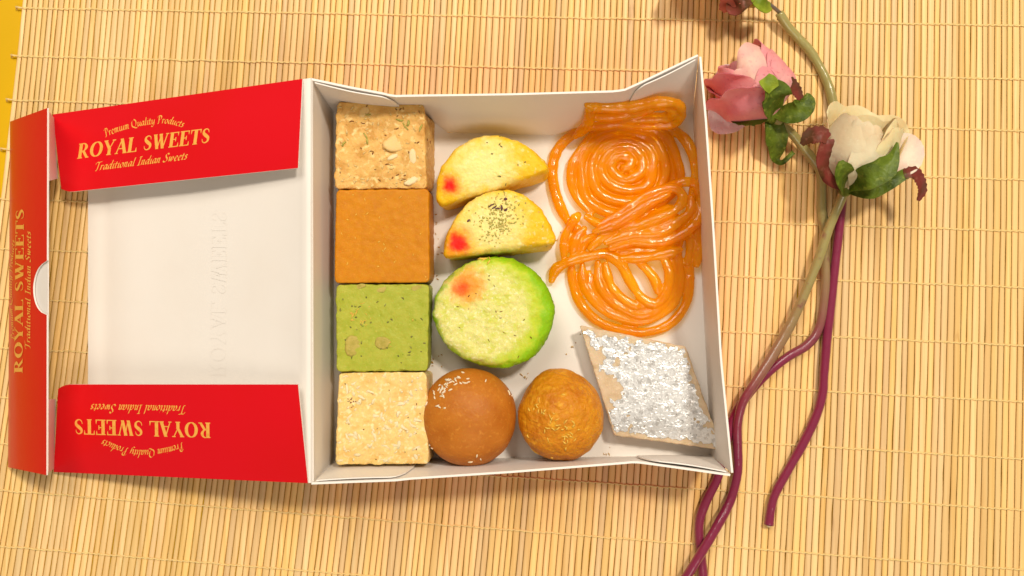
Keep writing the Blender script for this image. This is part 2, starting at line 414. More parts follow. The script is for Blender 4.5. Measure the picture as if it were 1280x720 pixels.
# lid panel, rising from the mat to the hinge
def fold_top(u): return lerp(98.5, 143, (378 - u) / 312)
def fold_bot(u): return lerp(604, 590, (385 - u) / 318)
LP = [(390.5, 42.6), (389, 43.6), (386, 44.0), (382, 43.6), (376, 42.2), (372, 41.2)] + [(lerp(372, 140, k / 8), lerp(41.2, 6.2, k / 8) - 1.8 * math.sin(math.pi * k / 8)) for k in range(1, 9)] + [(137, 5.2), (125, 3.8), (110, 2.4)]
def panel_z(u): return polyval(sorted(LP), u)
pg = [[P(u, lerp(fold_top(u) + .5, fold_bot(u) - .5, j / 20), z) for j in range(21)] for u, z in LP]
panel = sheet('lid_panel', pg, .7, [M['white'], M['red'], M['edge']], box, (0, 0, 1))
def flapgrid(fr, fl_, er, el, arch, n=25, m=12, cut=0.0):
    """fold right, fold left, free right, free left"""
    def f(s, t):
        if cut and s > .9:                      # rounded free corner at the far end
            d = (s - .9) / .1; t = t * (1 - cut * d * d)
        q = [lerp(lerp(fr[k], fl_[k], s), lerp(er[k], el[k], s), t) for k in range(3)]
        q[2] += arch * math.sin(t * math.pi) + .9 * nz((s * 3, t * 1.2, fr[1]), 1, 8); return q
    return f
top_f = flapgrid((378, 98.5, 44.3), (66, 143, 3.2), (372.5, 210, 48), (77, 241, 11.5), 1.2)
bot_f = flapgrid((385, 604, 44.3), (67, 590, 3.2), (372.5, 480.5, 48), (73, 480.5, 11.5), 1.2)
FW = RW
def mkflap(f, n=25, m=12):
    def g(s, t):
        if s > .95: t = t * (1 - .05 * ((s - .95) / .05) ** 2)
        return P(*f(s, t))
    return sheet('lid_flap', grid2(g, 61, 31), .7, FW, box, (0, 0, 1))
flap_t = mkflap(top_f, 41); flap_b = mkflap(bot_f, 41)
LFZ = [(k / 20, 2.2 + 27.8 * (k / 20) ** .62) for k in range(21)]
def lf(s, t):            # s along the flap (top -> bottom), t fold -> free edge
    q = [lerp(lerp(12.5, 59, t), lerp(10, 58, t), s), lerp(lerp(152, 135, t), lerp(584, 594, t), s), polyval(LFZ, t)]
    return q
def notch(v):
    d = (v - 360) / 33
    return math.sqrt(max(0, 1 - d * d)) * .36 if abs(d) < 1 else 0
SS = sorted(set([i / 30 for i in range(31)] + [.4155 + k * .0074 for k in range(21)]))
lg = [[P(*lf(s, t / 40 * (1 - notch(lf(s, 1)[1])))) for t in range(41)] for s in SS]
flap_l = sheet('lid_flap', lg, .7, FW, box, (-.5, 0, 1))
def lb(s, t): q = lf(s, t); return P(q[0] + 1.9 * (1 - t) + 1.2, q[1], q[2] - 1.5)
sheet('flap_lining', [[lb(s, .35 + .65 * t / 6) for t in range(7)] for s in [.01 + .98 * i / 20 for i in range(21)]], .5, WW, box, (-.5, 0, 1))
sheet('corner_tab', grid2(quad((61, 139, 27), (62, 226, 24), (72.5, 223, 9.5), (67.5, 147, 4.5)), 5, 5), .5, WW, box, (1, 0, 1))
sheet('corner_tab', grid2(quad((60, 591, 27), (60.5, 499, 24), (70, 499, 9.5), (67.5, 586, 4.5)), 5, 5), .5, WW, box, (1, 0, 1))

# ---- lettering: variable-width strokes
def ell(cx, cy, rx, ry, wx, wy, n=28):
    p = [(cx + rx * math.cos(2 * math.pi * k / n), cy + ry * math.sin(2 * math.pi * k / n)) for k in range(n + 1)]
    return (p, [lerp(wy, wx, abs(math.cos(2 * math.pi * k / n)) ** 1.3) for k in range(n + 1)])
def sm(pts, ws):
    c = catmull([(a, b, w) for (a, b), w in zip(pts, ws)], 5); return ([(q.x, q.y) for q in c], [q.z for q in c])
def st(a, b, w, w2=None): return ([a, b], [w, w if w2 is None else w2])
def sf(x0, x1, y): return st((x0, y), (x1, y), .055)
CAP = {
 'R': (.80, [st((.17, 0), (.17, 1), .19), sf(0, .34, .027), sf(0, .2, .973), sm([(.17, .972), (.42, .965), (.56, .74), (.42, .50), (.2, .49)], [.05, .07, .17, .07, .05]), st((.36, .5), (.68, .0), .17), sf(.58, .8, .027)]),
 'O': (.90, [ell(.45, .5, .34, .472, .19, .055)]),
 'Y': (.80, [st((.12, .98), (.42, .42), .18), st((.70, .98), (.42, .42), .065), st((.42, .46), (.42, 0), .18), sf(0, .28, .973), sf(.58, .82, .973), sf(.26, .58, .027)]),
 'A': (.82, [st((.10, .02), (.42, .98), .065), st((.40, 1), (.70, .02), .19), st((.2, .33), (.56, .33), .055), sf(0, .22, .027), sf(.54, .84, .027)]),
 'L': (.68, [st((.17, 0), (.17, 1), .19), sf(0, .34, .973), sf(0, .6, .027), st((.6, .0), (.62, .28), .10, .02)]),
 'S': (.60, [sm([(.49, .70), (.44, .88), (.28, .965), (.12, .86), (.13, .68), (.29, .52), (.46, .36), (.46, .15), (.28, .035), (.11, .12), (.05, .32)], [.02, .05, .06, .11, .16, .19, .16, .11, .06, .05, .02])]),
 'W': (1.10, [st((.12, 1), (.34, 0), .18), st((.34, 0), (.55, .95), .065), st((.50, 1), (.73, 0), .18), st((.73, 0), (.97, 1), .065), sf(0, .26, .973), sf(.40, .64, .973), sf(.86, 1.08, .973)]),
 'E': (.70, [st((.17, 0), (.17, 1), .19), sf(0, .6, .973), sf(0, .62, .027), sf(.2, .44, .52), st((.6, 1), (.61, .74), .09, .02), st((.62, 0), (.64, .28), .10, .02), st((.45, .38), (.45, .66), .05)]),
 'T': (.74, [st((.36, 0), (.36, 1), .19), sf(.02, .70, .973), st((.04, 1), (.02, .72), .09, .02), st((.68, 1), (.70, .72), .09, .02), sf(.2, .52, .027)]),
 ' ': (.34, [])}
bowl = [(.36, .5), (.2, .55), (.06, .3), (.12, .02), (.28, .14), (.37, .45)]
SK = {
 'a': (.48, [bowl, [(.40, .56), (.35, .1), (.46, .03)]]), 'c': (.40, [[(.34, .47), (.22, .56), (.07, .33), (.12, .04), (.26, .01), (.36, .1)]]),
 'd': (.50, [bowl, [(.48, 1.0), (.36, .1), (.47, .03)]]), 'e': (.40, [[(.08, .24), (.3, .36), (.3, .52), (.17, .54), (.06, .28), (.13, .02), (.27, .02), (.37, .12)]]),
 'i': (.25, [[(.03, .46), (.12, .55), (.09, .08), (.2, .03)], [(.16, .76), (.19, .80)]]), 'l': (.27, [[(.20, 1.), (.10, .1), (.21, .03)]]),
 'm': (.64, [[(.02, .46), (.11, .55), (.06, 0)], [(.08, .32), (.22, .55), (.31, .47), (.26, 0)], [(.28, .32), (.42, .55), (.51, .47), (.46, .08), (.57, .03)]]),
 'n': (.46, [[(.02, .46), (.11, .55), (.06, 0)], [(.08, .32), (.24, .55), (.33, .47), (.28, .08), (.39, .03)]]),
 'o': (.44, [[(.22, .55), (.07, .4), (.08, .08), (.22, .01), (.36, .18), (.36, .46), (.22, .55)]]),
 'r': (.34, [[(.02, .46), (.11, .55), (.06, 0)], [(.08, .32), (.2, .52), (.33, .5)]]), 's': (.35, [[(.30, .49), (.18, .56), (.09, .44), (.24, .24), (.19, .03), (.02, .06)]]),
 't': (.30, [[(.17, .76), (.09, .1), (.21, .03)], [(.0, .53), (.29, .55)]]), 'u': (.50, [[(.02, .46), (.11, .55), (.07, .1), (.17, .03), (.34, .3)], [(.40, .56), (.35, .1), (.46, .03)]]),
 'w': (.64, [[(.02, .46), (.1, .55), (.12, .03), (.3, .4)], [(.32, .55), (.33, .03), (.52, .32), (.50, .56)]]),
 'y': (.50, [[(.02, .46), (.1, .55), (.09, .1), (.2, .03), (.35, .3)], [(.42, .56), (.32, -.12), (.14, -.30), (.0, -.22)]]),
 'P': (.58, [[(.24, .96), (.16, .04), (.04, 0)], [(.0, .78), (.18, 1.0), (.46, .95), (.48, .64), (.28, .46), (.18, .5)]]),
 'Q': (.80, [[(.42, 1.0), (.12, .75), (.08, .25), (.34, .0), (.62, .25), (.66, .75), (.42, 1.0)], [(.28, .06), (.5, -.1), (.76, -.16)]]),
 'T': (.60, [[(.0, .74), (.1, .95), (.36, .94), (.68, 1.0)], [(.38, .95), (.28, .05), (.14, 0)]]), 'I': (.38, [[(.24, .97), (.15, .03)], [(.1, .97), (.38, .99)], [(.02, .01), (.28, .02)]]),
 'S': (.56, [[(.52, .84), (.38, 1.0), (.2, .86), (.25, .6), (.42, .36), (.36, .08), (.13, .0), (.0, .16)]]), ' ': (.28, [])}
def layout(text, calli):
    polys = []; x = 0
    for ch in text:
        adv, strokes = (SK if calli else CAP)[ch]
        for sgm in strokes:
            if calli:
                c = catmull([(a, b, 0) for a, b in sgm], 4); n = (.062, .05); pl = []
                for q in c: pl.append(((x + q.x + q.y * .12 - n[0], q.y - n[1]), (x + q.x + q.y * .12 + n[0], q.y + n[1])))
            else:
                pts, ws = sgm; pl = []
                for i, p in enumerate(pts):
                    a = pts[max(0, i - 1)]; b = pts[min(len(pts) - 1, i + 1)]
                    if len(pts) > 20 and i in (0, len(pts) - 1) and pts[0] == pts[-1]: a, b = pts[-2], pts[1]
                    dx, dy = b[0] - a[0], b[1] - a[1]; L = math.hypot(dx, dy)
                    horiz = abs(dy) < .3 * abs(dx)
                    nx, ny = (-dy / L, dx / L)
                    if len(pts) == 2 and not horiz and abs(dx) > .02: nx, ny, k = -1, 0, 1
                    w = ws[i] * .58; pl.append(((x + p[0] + nx * w, p[1] + ny * w), (x + p[0] - nx * w, p[1] - ny * w)))
            polys.append(pl)
        x += adv + (.03 if calli else .05)
    return polys, x
def lettering(text, calli, base, cap, surf, parent, mat, stretch=(0, 0), h0=.06, mirror=False):
    """base: baseline as photo polyline; cap: px vector (or length) from baseline to cap height; surf(u, v) -> point, normal"""
    polys, W = layout(text, calli); mb = MB(); zi = 0
    bl = catmull([(a, b, 0) for a, b in base], 12) if len(base) > 2 else [V((*base[0], 0)), V((*base[1], 0))]
    L = [0]
    for a, b in zip(bl, bl[1:]): L.append(L[-1] + (b - a).length)
    def at(gx, gy):
        s = gx / W * L[-1]; i = 0
        while i < len(L) - 2 and L[i + 1] < s: i += 1
        p = bl[i].lerp(bl[i + 1], (s - L[i]) / (L[i + 1] - L[i])); d = (bl[min(i + 2, len(bl) - 1)] - bl[max(0, i - 1)]).normalized()
        if isinstance(cap, tuple): return p.x + cap[0] * gy, p.y + cap[1] * gy
        return p.x + d.y * cap * gy, p.y - d.x * cap * gy
    for pl in polys:
        zi += 1; vs = []
        for a, b in pl:
            for g in (a, b):
                p, n = surf(*at(*g)); vs.append(p + n * (h0 + .006 * (zi % 9)) * .001)
        fs = [(2 * i, 2 * i + 1, 2 * i + 3, 2 * i + 2) for i in range(len(pl) - 1)]
        q = [vs[k] for k in fs[0]]
        if (q[1] - q[0]).cross(q[3] - q[0]).dot(n) < 0: fs = [f[::-1] for f in fs]
        mb.add(vs, fs)
    return mb.build('lettering', mat, parent, smooth=False)
def surf_of(f):
    """f(s, t) -> (u, v, z): inverse by Newton, returns point and upward normal"""
    def g(u, v):
        s = t = .5
        for _ in range(12):
            q = f(s, t); e = 1e-4; a = f(s + e, t); b = f(s, t + e)
            j = [[(a[0] - q[0]) / e, (b[0] - q[0]) / e], [(a[1] - q[1]) / e, (b[1] - q[1]) / e]]
            du, dv = u - q[0], v - q[1]; det = j[0][0] * j[1][1] - j[0][1] * j[1][0]
            s += (du * j[1][1] - dv * j[0][1]) / det; t += (dv * j[0][0] - du * j[1][0]) / det
        p = P(*f(s, t)); n = (P(*f(s + .01, t)) - p).cross(P(*f(s, t + .01)) - p).normalized()
        return p, (n if n.z > 0 else -n)
    return g
T1, T2, T3 = 'ROYAL SWEETS', 'Traditional Indian Sweets', 'Premium Quality Products'
sg = surf_of(top_f)
lettering(T1, False, [(96.5, 198.5), (262.5, 178.3)], (2.6, -18.6), sg, flap_t, M['gold'])
lettering(T2, True, [(118, 213.5), (234, 199)], (1.5, -10.5), sg, flap_t, M['gold'])
lettering(T3, True, [(132, 171), (150, 164), (172, 158.2), (190, 155.3), (202, 154.2), (215, 155.5), (229, 159.5)], 9.5, sg, flap_t, M['gold'])
sg = surf_of(bot_f)
lettering(T1, False, [(262.8, 528.4), (92, 523.6)], (.3, 19), sg, flap_b, M['gold'])
lettering(T2, True, [(233, 507.3), (114, 505)], (-1.0, 10.8), sg, flap_b, M['gold'])
lettering(T3, True, [(228, 553.5), (210, 559), (190, 562), (170, 562), (150, 557.5), (129, 549)], 9.8, sg, flap_b, M['gold'])
sg = surf_of(lf)
lettering(T1, False, [(28.5, 466), (30.5, 260)], (-10.3, .2), sg, flap_l, M['gold'], h0=.14)
lettering(T2, True, [(38, 437), (39, 289)], (-6.6, .2), sg, flap_l, M['gold'], h0=.14)
lettering(T3, True, [(18.6, 425), (15.8, 385), (15.3, 360), (15.8, 335), (19, 300)], 4.2, sg, flap_l, M['gold'], h0=.14)
# name pressed through from the printed side of the lid, seen reversed
def panel_surf(u, v):
    z = panel_z(u); p = P(u, v, z); q = P(u + 1, v, panel_z(u + 1)); r = P(u, v + 1, z); n = (q - p).cross(r - p).normalized()
    return p, (n if n.z > 0 else -n)
lettering(T1, False, [(263, 470), (265, 262)], (19, 0), panel_surf, panel, M['white'], h0=.14)

# ---------------------------------------------------------------- square sweets in the first column
def sq(a, b, c, d, rnd=3.5, n=180): return outline([a, b, c, d], n, rnd)
def make_block(name, label, top, bot, z1, m, amp, seed, freq=350, bev=.8, dome=.3, ea=None):
    vs, fs = slab(top, bot, FZ + .05, z1, bev, amp, freq, seed, dome=dome, edge_amp=ea, rings=38)
    c = sum((P(u, v, FZ) for u, v in bot), V()) / len(bot)
    r = thing(name, c, label, 'sweet', 'square sweets packed in one column')
    mk('body', vs, fs, m, r); return r, BVHTree.FromPolygons(vs, fs)
Mb1 = pm('nut_fudge', (.74, .44, .13), .5, [('noise', 180, (.60, .31, .07), .45, .65), ('noise', 420, (.86, .62, .26), .55, .70), ('noise', 600, (.36, .16, .03), .64, .74)], [(900, .5, .0009), (300, .3, .001)], sss=.25, sss_s=.002)
r1, bv = make_block('square_sweet', 'pale brown square sweet with slivered nuts and a rough side', sq((421, 127), (530, 129.5), (533, 236), (418, 236)), sq((424, 147), (543, 150), (543, 240), (423, 242)), 24.5, Mb1, .35, 1, ea=.5)
shreds('nut_slivers', bv, cloud(26, 424, 538, 130, 232, 3), M['brown_bit'], r1, (.8, 2.2), .5, .2, 4)
shreds('nut_crumbs', bv, cloud(60, 424, 528, 130, 232, 5), M['almond'], r1, (.7, 2.0), .7, .25, 6)
shreds('pistachio_slivers', bv, [(507, 158), (510, 154), (459, 176), (457, 171), (430, 180), (460, 143), (526, 160), (500, 150)], M['pista'], r1, (2.2, 4.2), 1.0, .35, 8)
def nutpiece(name, bvh, u, v, ru, rv, ang, m, parent, T=.5):
    p = P(u, v, 25); loc, n, i, d = bvh.ray_cast(V((0, 0, H)), (p - V((0, 0, H))).normalized())
    k = 14; vs = []; t = n.orthogonal().normalized(); t = (V((1, 0, 0)) - n * n.x).normalized(); b = n.cross(t)
    for sc, hgt in ((1, -.4), (1, T * .4), (.8, T), (.4, T * 1.1)):
        for q in range(k):
            a = 2 * math.pi * q / k; w = 1 + .34 * nz((math.cos(a), math.sin(a), u), 1.3, 2)
            x, y = ru * math.cos(a) * w * sc, rv * math.sin(a) * w * sc
            x, y = x * math.cos(ang) - y * math.sin(ang), x * math.sin(ang) + y * math.cos(ang)
            vs.append(loc + (t * x + b * y) * S + n * hgt * .001)
    fs = [(r * k + q, r * k + (q + 1) % k, (r + 1) * k + (q + 1) % k, (r + 1) * k + q) for r in range(3) for q in range(k)] + [tuple(3 * k + q for q in range(k))]
    return mk(name, vs, fs, m, parent)
nutpiece('almond_flake', bv, 494, 180, 13, 10, .3, M['almond'], r1)
nutpiece('almond_flake', bv, 516, 196, 4, 12, .1, M['coco_tan'], r1)
nutpiece('almond_flake', bv, 491, 196, 7, 3, .5, M['coco_tan'], r1)
nutpiece('almond_flake', bv, 455, 140, 8, 5, .8, M['almond'], r1)
nutpiece('almond_flake', bv, 515, 226, 9, 4, .5, M['coco_tan'], r1)
Mb2 = pm('amber_fudge', (.60, .225, .004), .5, [('noise', 250, (.54, .19, .003), .4, .7), ('noise', 1500, (.68, .30, .015), .6, .75)], [(1600, .30, .0005)], sss=.25, sss_s=.002)
r2, bv = make_block('square_sweet', 'smooth plain amber brown square sweet beside the green one', sq((420, 237.5), (536, 236), (537, 353), (418, 354)), sq((424, 243), (542, 242), (543, 353.5), (422, 354)), 25, Mb2, .16, 2, dome=.1, ea=.3)
shreds('nut_slivers', bv, cloud(22, 424, 534, 242, 350, 11), M['gratings'], r2, (.6, 1.5), .4, .12, 12)
Mb3 = pm('green_fudge', (.42, .43, .05), .5, [('noise', 220, (.34, .38, .03), .4, .7), ('noise', 700, (.50, .50, .09), .6, .75), ('noise', 400, (.20, .26, .02), .68, .76)], [(1200, .35, .0006)], sss=.25, sss_s=.002)
r3, bv = make_block('square_sweet', 'green square sweet studded with nut pieces', sq((420, 356), (536, 355), (535, 463.5), (421, 465)), sq((423, 356.5), (541, 356), (539, 461), (424, 462)), 24, Mb3, .25, 3, ea=.4)
for u, v, a, b, g in ((442, 433, 11, 12, .4), (478, 428, 10, 8, 0), (476, 361, 6, 5, 0), (450, 358, 7, 3, .2), (520, 360, 6, 3, .4)):
    nutpiece('nut_piece', bv, u, v, a, b, g, pm('nut', (.50, .40, .08), .55, [('spot', (0, 0, 0), .05, .051, (.48, .37, .07))], sss=.2) if False else M['nut'], r3, .12)
shreds('pistachio_crumbs', bv, cloud(34, 424, 532, 360, 460, 13), M['pista_dark'], r3, (.6, 1.6), .6, .15, 14)
shreds('nut_gratings', bv, blob(12, 440, 395, 5, 15) + blob(8, 458, 398, 6, 16) + [(486, 428), (488, 433), (516, 400)], M['gratings'], r3, (.8, 2.2), .4, .2, 17)
Mb4 = pm('cream_coconut_fudge', (.82, .58, .22), .55, [('noise', 200, (.74, .47, .14), .45, .68), ('noise', 500, (.90, .72, .38), .54, .68)], [(700, .5, .0009)], sss=.3, sss_s=.002)
r4, bv = make_block('square_sweet', 'cream square sweet flecked with white shreds', sq((424, 466.5), (533, 465), (536, 580), (419, 581)), sq((425, 464), (541, 463), (543, 573), (422, 574)), 25, Mb4, .4, 4, ea=.35)
shreds('coconut_shreds', bv, cloud(40, 424, 534, 470, 578, 18), M['coco'], r4, (2.0, 5.5), 1.5, .10, 19, .25)
shreds('coconut_flakes', bv, cloud(60, 424, 534, 470, 578, 118), M['coco'], r4, (.8, 2.2), .9, .12, 119, .25)
shreds('brown_crumbs', bv, cloud(14, 428, 530, 470, 575, 20) + blob(10, 438, 502, 4, 21), M['brown_bit'], r4, (.5, 1.1), .4, .12, 22)

# ---------------------------------------------------------------- half-moon sweets and the round one
def spotp(u, v, z, c): return tuple(P(u, v, z) - c)
def moon(label, pts, bot, z1, seed, spot, sr, extra=()):
    mc = (sum(p[0] for p in pts) / 9, sum(p[1] for p in pts) / 9); pts = [(mc[0] + (a - mc[0]) * 1.035, mc[1] + (b - mc[1]) * 1.035) for a, b in pts]
    to = outline(pts, 180, 6); bo = outline(bot, 180, 6)
    # start both outlines at the same end
    def al(o, e): i = min(range(len(o)), key=lambda k: (o[k][0] - e[0]) ** 2 + (o[k][1] - e[1]) ** 2); return o[i:] + o[:i]
    to = al(to, pts[0]); bo = al(bo, bot[0])
    vs, fs = slab(to, bo, FZ + .05, z1, 3.4, .35, 260, seed, rings=38, dome=1.0, edge_amp=.5)
    c = sum((P(u, v, FZ) for u, v in bot), V()) / len(bot)
    mid = spotp(sum(p[0] for p in pts) / 9 - 2, sum(p[1] for p in pts) / 9 + 10, z1, c)
    m = pm('half_moon_%d' % seed, (.84, .52, .012), .5, [('noise', 160, (.80, .46, .01), .45, .7), ('spot', mid, .005, .021, (.87, .74, .27), .8), ('noise', 420, (.88, .78, .40), .58, .80), *extra,
        ('spot', spotp(*spot, z1, c), sr * .35, sr * 1.8, (.85, .28, .02), .9), ('spot', spotp(*spot, z1, c), sr * .35, sr * 1.05, (.78, .012, .004), .9)],
        [(700, .45, .0009), (260, .3, .001)], sss=.35, sss_s=.003)
    r = thing('half_moon_sweet', c, label, 'sweet', 'half moon sweets'); mk('body', vs, fs, m, r)
    return r, BVHTree.FromPolygons(vs, fs), c
A = [(547, 258), (545, 236), (552, 207), (571, 183), (600, 169), (630, 170), (660, 183), (680, 202), (685, 213)]
B = [(554, 322), (556, 300), (568, 272), (588, 250), (613, 238), (640, 237), (665, 249), (685, 275), (696.5, 303)]
Ab = [(554, 266), (551, 240), (558, 214), (576, 190), (603, 177), (632, 177), (662, 190), (683, 208), (688, 226)]
Bb = [(560, 327), (562, 303), (574, 280), (593, 258), (616, 246), (641, 245), (665, 256), (684, 280), (693, 314)]
ylw = (.86, .56, .03)
cA = sum((P(u, v, FZ) for u, v in Ab), V()) / len(Ab)
ra, bv, c = moon('yellow half moon sweet with a small red dot and nearly clean top', A, Ab, 21, 31, (563, 231), .0042,
    [('noise', 110, ylw, .58, .74)])
shreds('pistachio_crumbs', bv, blob(5, 620, 178, 7, 32) + cloud(4, 570, 665, 195, 235, 33), M['pista_dark'], ra, (.6, 1.8), .5, .2, 34)
rb, bv, c = moon('yellow half moon sweet topped with chopped pistachio and a big red spot', B, Bb, 22, 35, (573, 304), .0056,
    [('noise', 110, ylw, .60, .76)])
shreds('pistachio_crumbs', bv, blob(26, 625, 262, 11, 36) + blob(18, 618, 285, 10, 37) + cloud(4, 570, 690, 250, 305, 38), M['pista'], rb, (.5, 1.7), .7, .25, 39)
shreds('ground_nuts', bv, blob(100, 624, 264, 12, 136) + blob(70, 618, 284, 11, 137) + cloud(10, 570, 690, 250, 310, 138), M['almond_dust'], rb, (.4, 1.1), .6, .22, 139)
shreds('dark_slivers', bv, [(614, 257), (618, 259), (622, 261), (627, 260), (632, 262), (586, 276), (632, 249)], M['plum'], rb, (1.4, 3.0), 1.1, .35, 40)

def ellipse_px(cu, cv, ru, rv, n=130, ph=0, wob=.0, seed=0):
    return outline([(cu + ru * math.cos(a) * (1 + wob * nz((math.cos(a), math.sin(a), seed), 1.1)), cv + rv * math.sin(a) * (1 + wob * nz((math.cos(a), math.sin(a), seed), 1.1))) for a in [2 * math.pi * k / n for k in range(n)]], n)
gt = ellipse_px(617, 391, 77, 70, wob=.05, seed=3); gb = ellipse_px(620, 391, 72, 67, wob=.05, seed=3)
vs, fs = slab(gt, gb, FZ + .05, 24, 5.0, .55, 220, 41, rings=46, dome=.8, edge_amp=.8)
c = P(619, 391, FZ)
Mg = pm('green_rimmed_sweet', (.72, .68, .22), .45, [('noise', 200, (.62, .62, .10), .48, .64), ('noise', 700, (.84, .79, .42), .54, .70), ('noise', 1300, (.54, .50, .11), .62, .72),
    ('spot', spotp(600, 391, 24, c), .0255, .0180, (.52, .60, .03), .5), ('spot', spotp(610, 390, 24, c), .0258, .0215, (.28, .52, .006), .4), ('spot', spotp(604, 389, 24, c), .0340, .0265, (.20, .42, .006), .3),
    ('spot', spotp(584, 357, 25, c), .003, .0115, (.85, .34, .04), .9), ('spot', spotp(577, 359, 25, c), .0005, .0060, (.80, .10, .012), .9)],
    [(600, .5, .001), (1500, .3, .0005)], sss=.35, sss_s=.003)
rg = thing('round_sweet', c, 'round cream sweet with bright green rim and an orange patch', 'sweet'); mk('body', vs, fs, Mg, rg)
bv = BVHTree.FromPolygons(vs, fs)
shreds('nut_slivers', bv, [(600, 324), (606, 325), (612, 323), (611, 328), (603, 323)], M['gratings'], rg, (2, 4), .6, .4, 42)
shreds('dark_crumbs', bv, cloud(14, 570, 680, 340, 440, 43) + [(586, 370), (595, 367), (648, 446), (664, 437)], M['brown_bit'], rg, (.5, 1.5), .4, .15, 45)
# ---------------------------------------------------------------- fried balls
def ball(name, label, cu, cv, ru, rv, hgt, m, seed, amp, freq, lump=0):
    c = P(cu, cv, FZ + hgt * .48); k = (H - c.z) / H * S; vs = []; fs = []; n, r = 80, 48
    for i in range(1, r):
        ph = math.pi * i / r
        for j in range(n):
            a = 2 * math.pi * j / n
            d = V((math.cos(a) * math.sin(ph), math.sin(a) * math.sin(ph), math.cos(ph)))
            q = V((d.x * ru * k, d.y * rv * k, d.z * hgt * .0005))
            w = nz(d, freq, seed) + .5 * nz(d, freq * 2.2, seed + 1) + .25 * nz(d, freq * 6, seed + 2)
            q = q * (1 + amp * w + lump * nz(d, 1.2, seed + 5)) * .96
            if q.z < -hgt * .00045: q.z = -hgt * .00045 + (q.z + hgt * .00045) * .15
            vs.append(c + q)
    vs += [c + V((0, 0, hgt * .00048)), c - V((0, 0, hgt * .00046))]
    for i in range(r - 2):
        for j in range(n): fs.append((i * n + j, (i + 1) * n + j, (i + 1) * n + (j + 1) % n, i * n + (j + 1) % n))
    t = len(vs) - 2
    for j in range(n): fs.append((t, j, (j + 1) % n)); fs.append((t + 1, (r - 2) * n + (j + 1) % n, (r - 2) * n + j))
    zmin = min(p.z for p in vs); dz = (FZ + .03) * .001 - zmin
    vs = [p + V((0, 0, dz)) for p in vs]
    root = thing(name, V((c.x, c.y, FZ * .001)), label, 'sweet', 'fried sweet balls'); mk('body', vs, fs, m, root)
    return root, BVHTree.FromPolygons(vs, fs)
Mk1 = pm('fried_brown', (.50, .165, .014), .5, [('noise', 90, (.42, .12, .008), .4, .7), ('noise', 500, (.58, .22, .025), .55, .75)], [(900, .45, .0006)], sss=.25, sss_s=.003, coat=.06, coat_r=.4)
k1, bv = ball('fried_ball', 'smooth brown fried ball dusted with white shreds at its rim', 586, 521, 62.5, 63.5, 36, Mk1, 51, .008, 3, .025)
rr = random.Random(52)
ring = [(586 + 56 * rr.uniform(.72, 1.0) * math.cos(math.radians(a)), 521 - 56 * rr.uniform(.72, 1.0) * math.sin(math.radians(a))) for a in [rr.gauss(125, 20) for _ in range(38)]]
shreds('coconut_shreds', bv, ring + [(549, 509), (556, 510), (537, 556), (540, 560), (535, 562), (596, 570), (588, 577), (601, 574), (613, 577), (607, 464 + 12), (636, 491), (640, 495), (533, 505), (531, 540)] , M['coco_pink'], k1, (1.0, 2.6), .7, .35, 53)
Mk2 = pm('fried_orange', (.66, .25, .005), .45, [('noise', 130, (.54, .17, .004), .42, .68), ('noise', 350, (.78, .38, .02), .55, .75), ('noise', 700, (.34, .09, .004), .68, .78)], [(500, .8, .0016), (1400, .4, .0006)], sss=.3, sss_s=.003, coat=.15, coat_r=.3)
k2, bv = ball('fried_ball', 'rough orange fried ball with grated bits beside the silver diamond', 701, 518.5, 55.5, 59, 36, Mk2, 55, .022, 4, .07)
shreds('gratings', bv, blob(26, 700, 532, 13, 56) + blob(10, 672, 515, 6, 57) + blob(8, 712, 548, 6, 58) + [(666, 562), (671, 566), (690, 572), (745, 480), (660, 545)], M['gratings'], k2, (1, 2.6), .55, .3, 59)

# ---------------------------------------------------------------- silver diamond
dt = sq((724, 406), (857, 433), (904, 563), (767, 545), 1.2, 180); db = sq((729, 411), (856, 437), (893, 558), (770, 540), 1.2, 180)
ZD = 13.0
vs, fs = slab(dt, db, FZ + .05, ZD, .9, .18, 350, 61, rings=20, edge_amp=.35)
c = P(812, 486, FZ)
Md = pm('cashew_fudge', (.62, .47, .31), .5, [('noise', 200, (.54, .39, .23), .45, .7), ('noise', 900, (.70, .56, .38), .55, .75)], [(900, .3, .0005)], sss=.25, sss_s=.002)
kd = thing('diamond_sweet', c, 'beige diamond shaped sweet covered with crinkled silver leaf', 'sweet'); mk('body', vs, fs, Md, kd)
a_, b_, c_, d_ = (727, 409), (855, 435), (900, 560), (769, 542)
n = 210; gv = []; keep = []; idx = {}
for i in range(n + 1):
    for j in range(n + 1):
        s, t = j / n, i / n
        u = lerp(lerp(a_[0], b_[0], s), lerp(d_[0], c_[0], s), t); v = lerp(lerp(a_[1], b_[1], s), lerp(d_[1], c_[1], s), t)
        q = V((u, v, 0)); z = ZD + .26 + .14 * abs(nz(q, .08, 62)) + .09 * abs(nz(q, .22, 63)) + .04 * nz(q, .6, 64)
        gv.append(P(u, v, z))
def foil(u, v, s, t):
    q = V((u, v, 0)); f = .26 + .42 * nz(q, .035, 66) + .48 * nz(q, .09, 67) + .45 * nz(q, .22, 68)
    e = min(s, t, 1 - s, 1 - t); f -= .5 * sstep(.07, 0, e)
    f -= 1.2 * math.exp(-((u - 764) / 12) ** 2 - ((v - 484) / 14) ** 2)            # the bare patch on its left side
    f -= .5 * math.exp(-((u - 748) / 22) ** 2 - ((v - 448) / 14) ** 2)
    f += .45 * math.exp(-((u - 820) / 40) ** 2 - ((v - 480) / 45) ** 2)
    return f
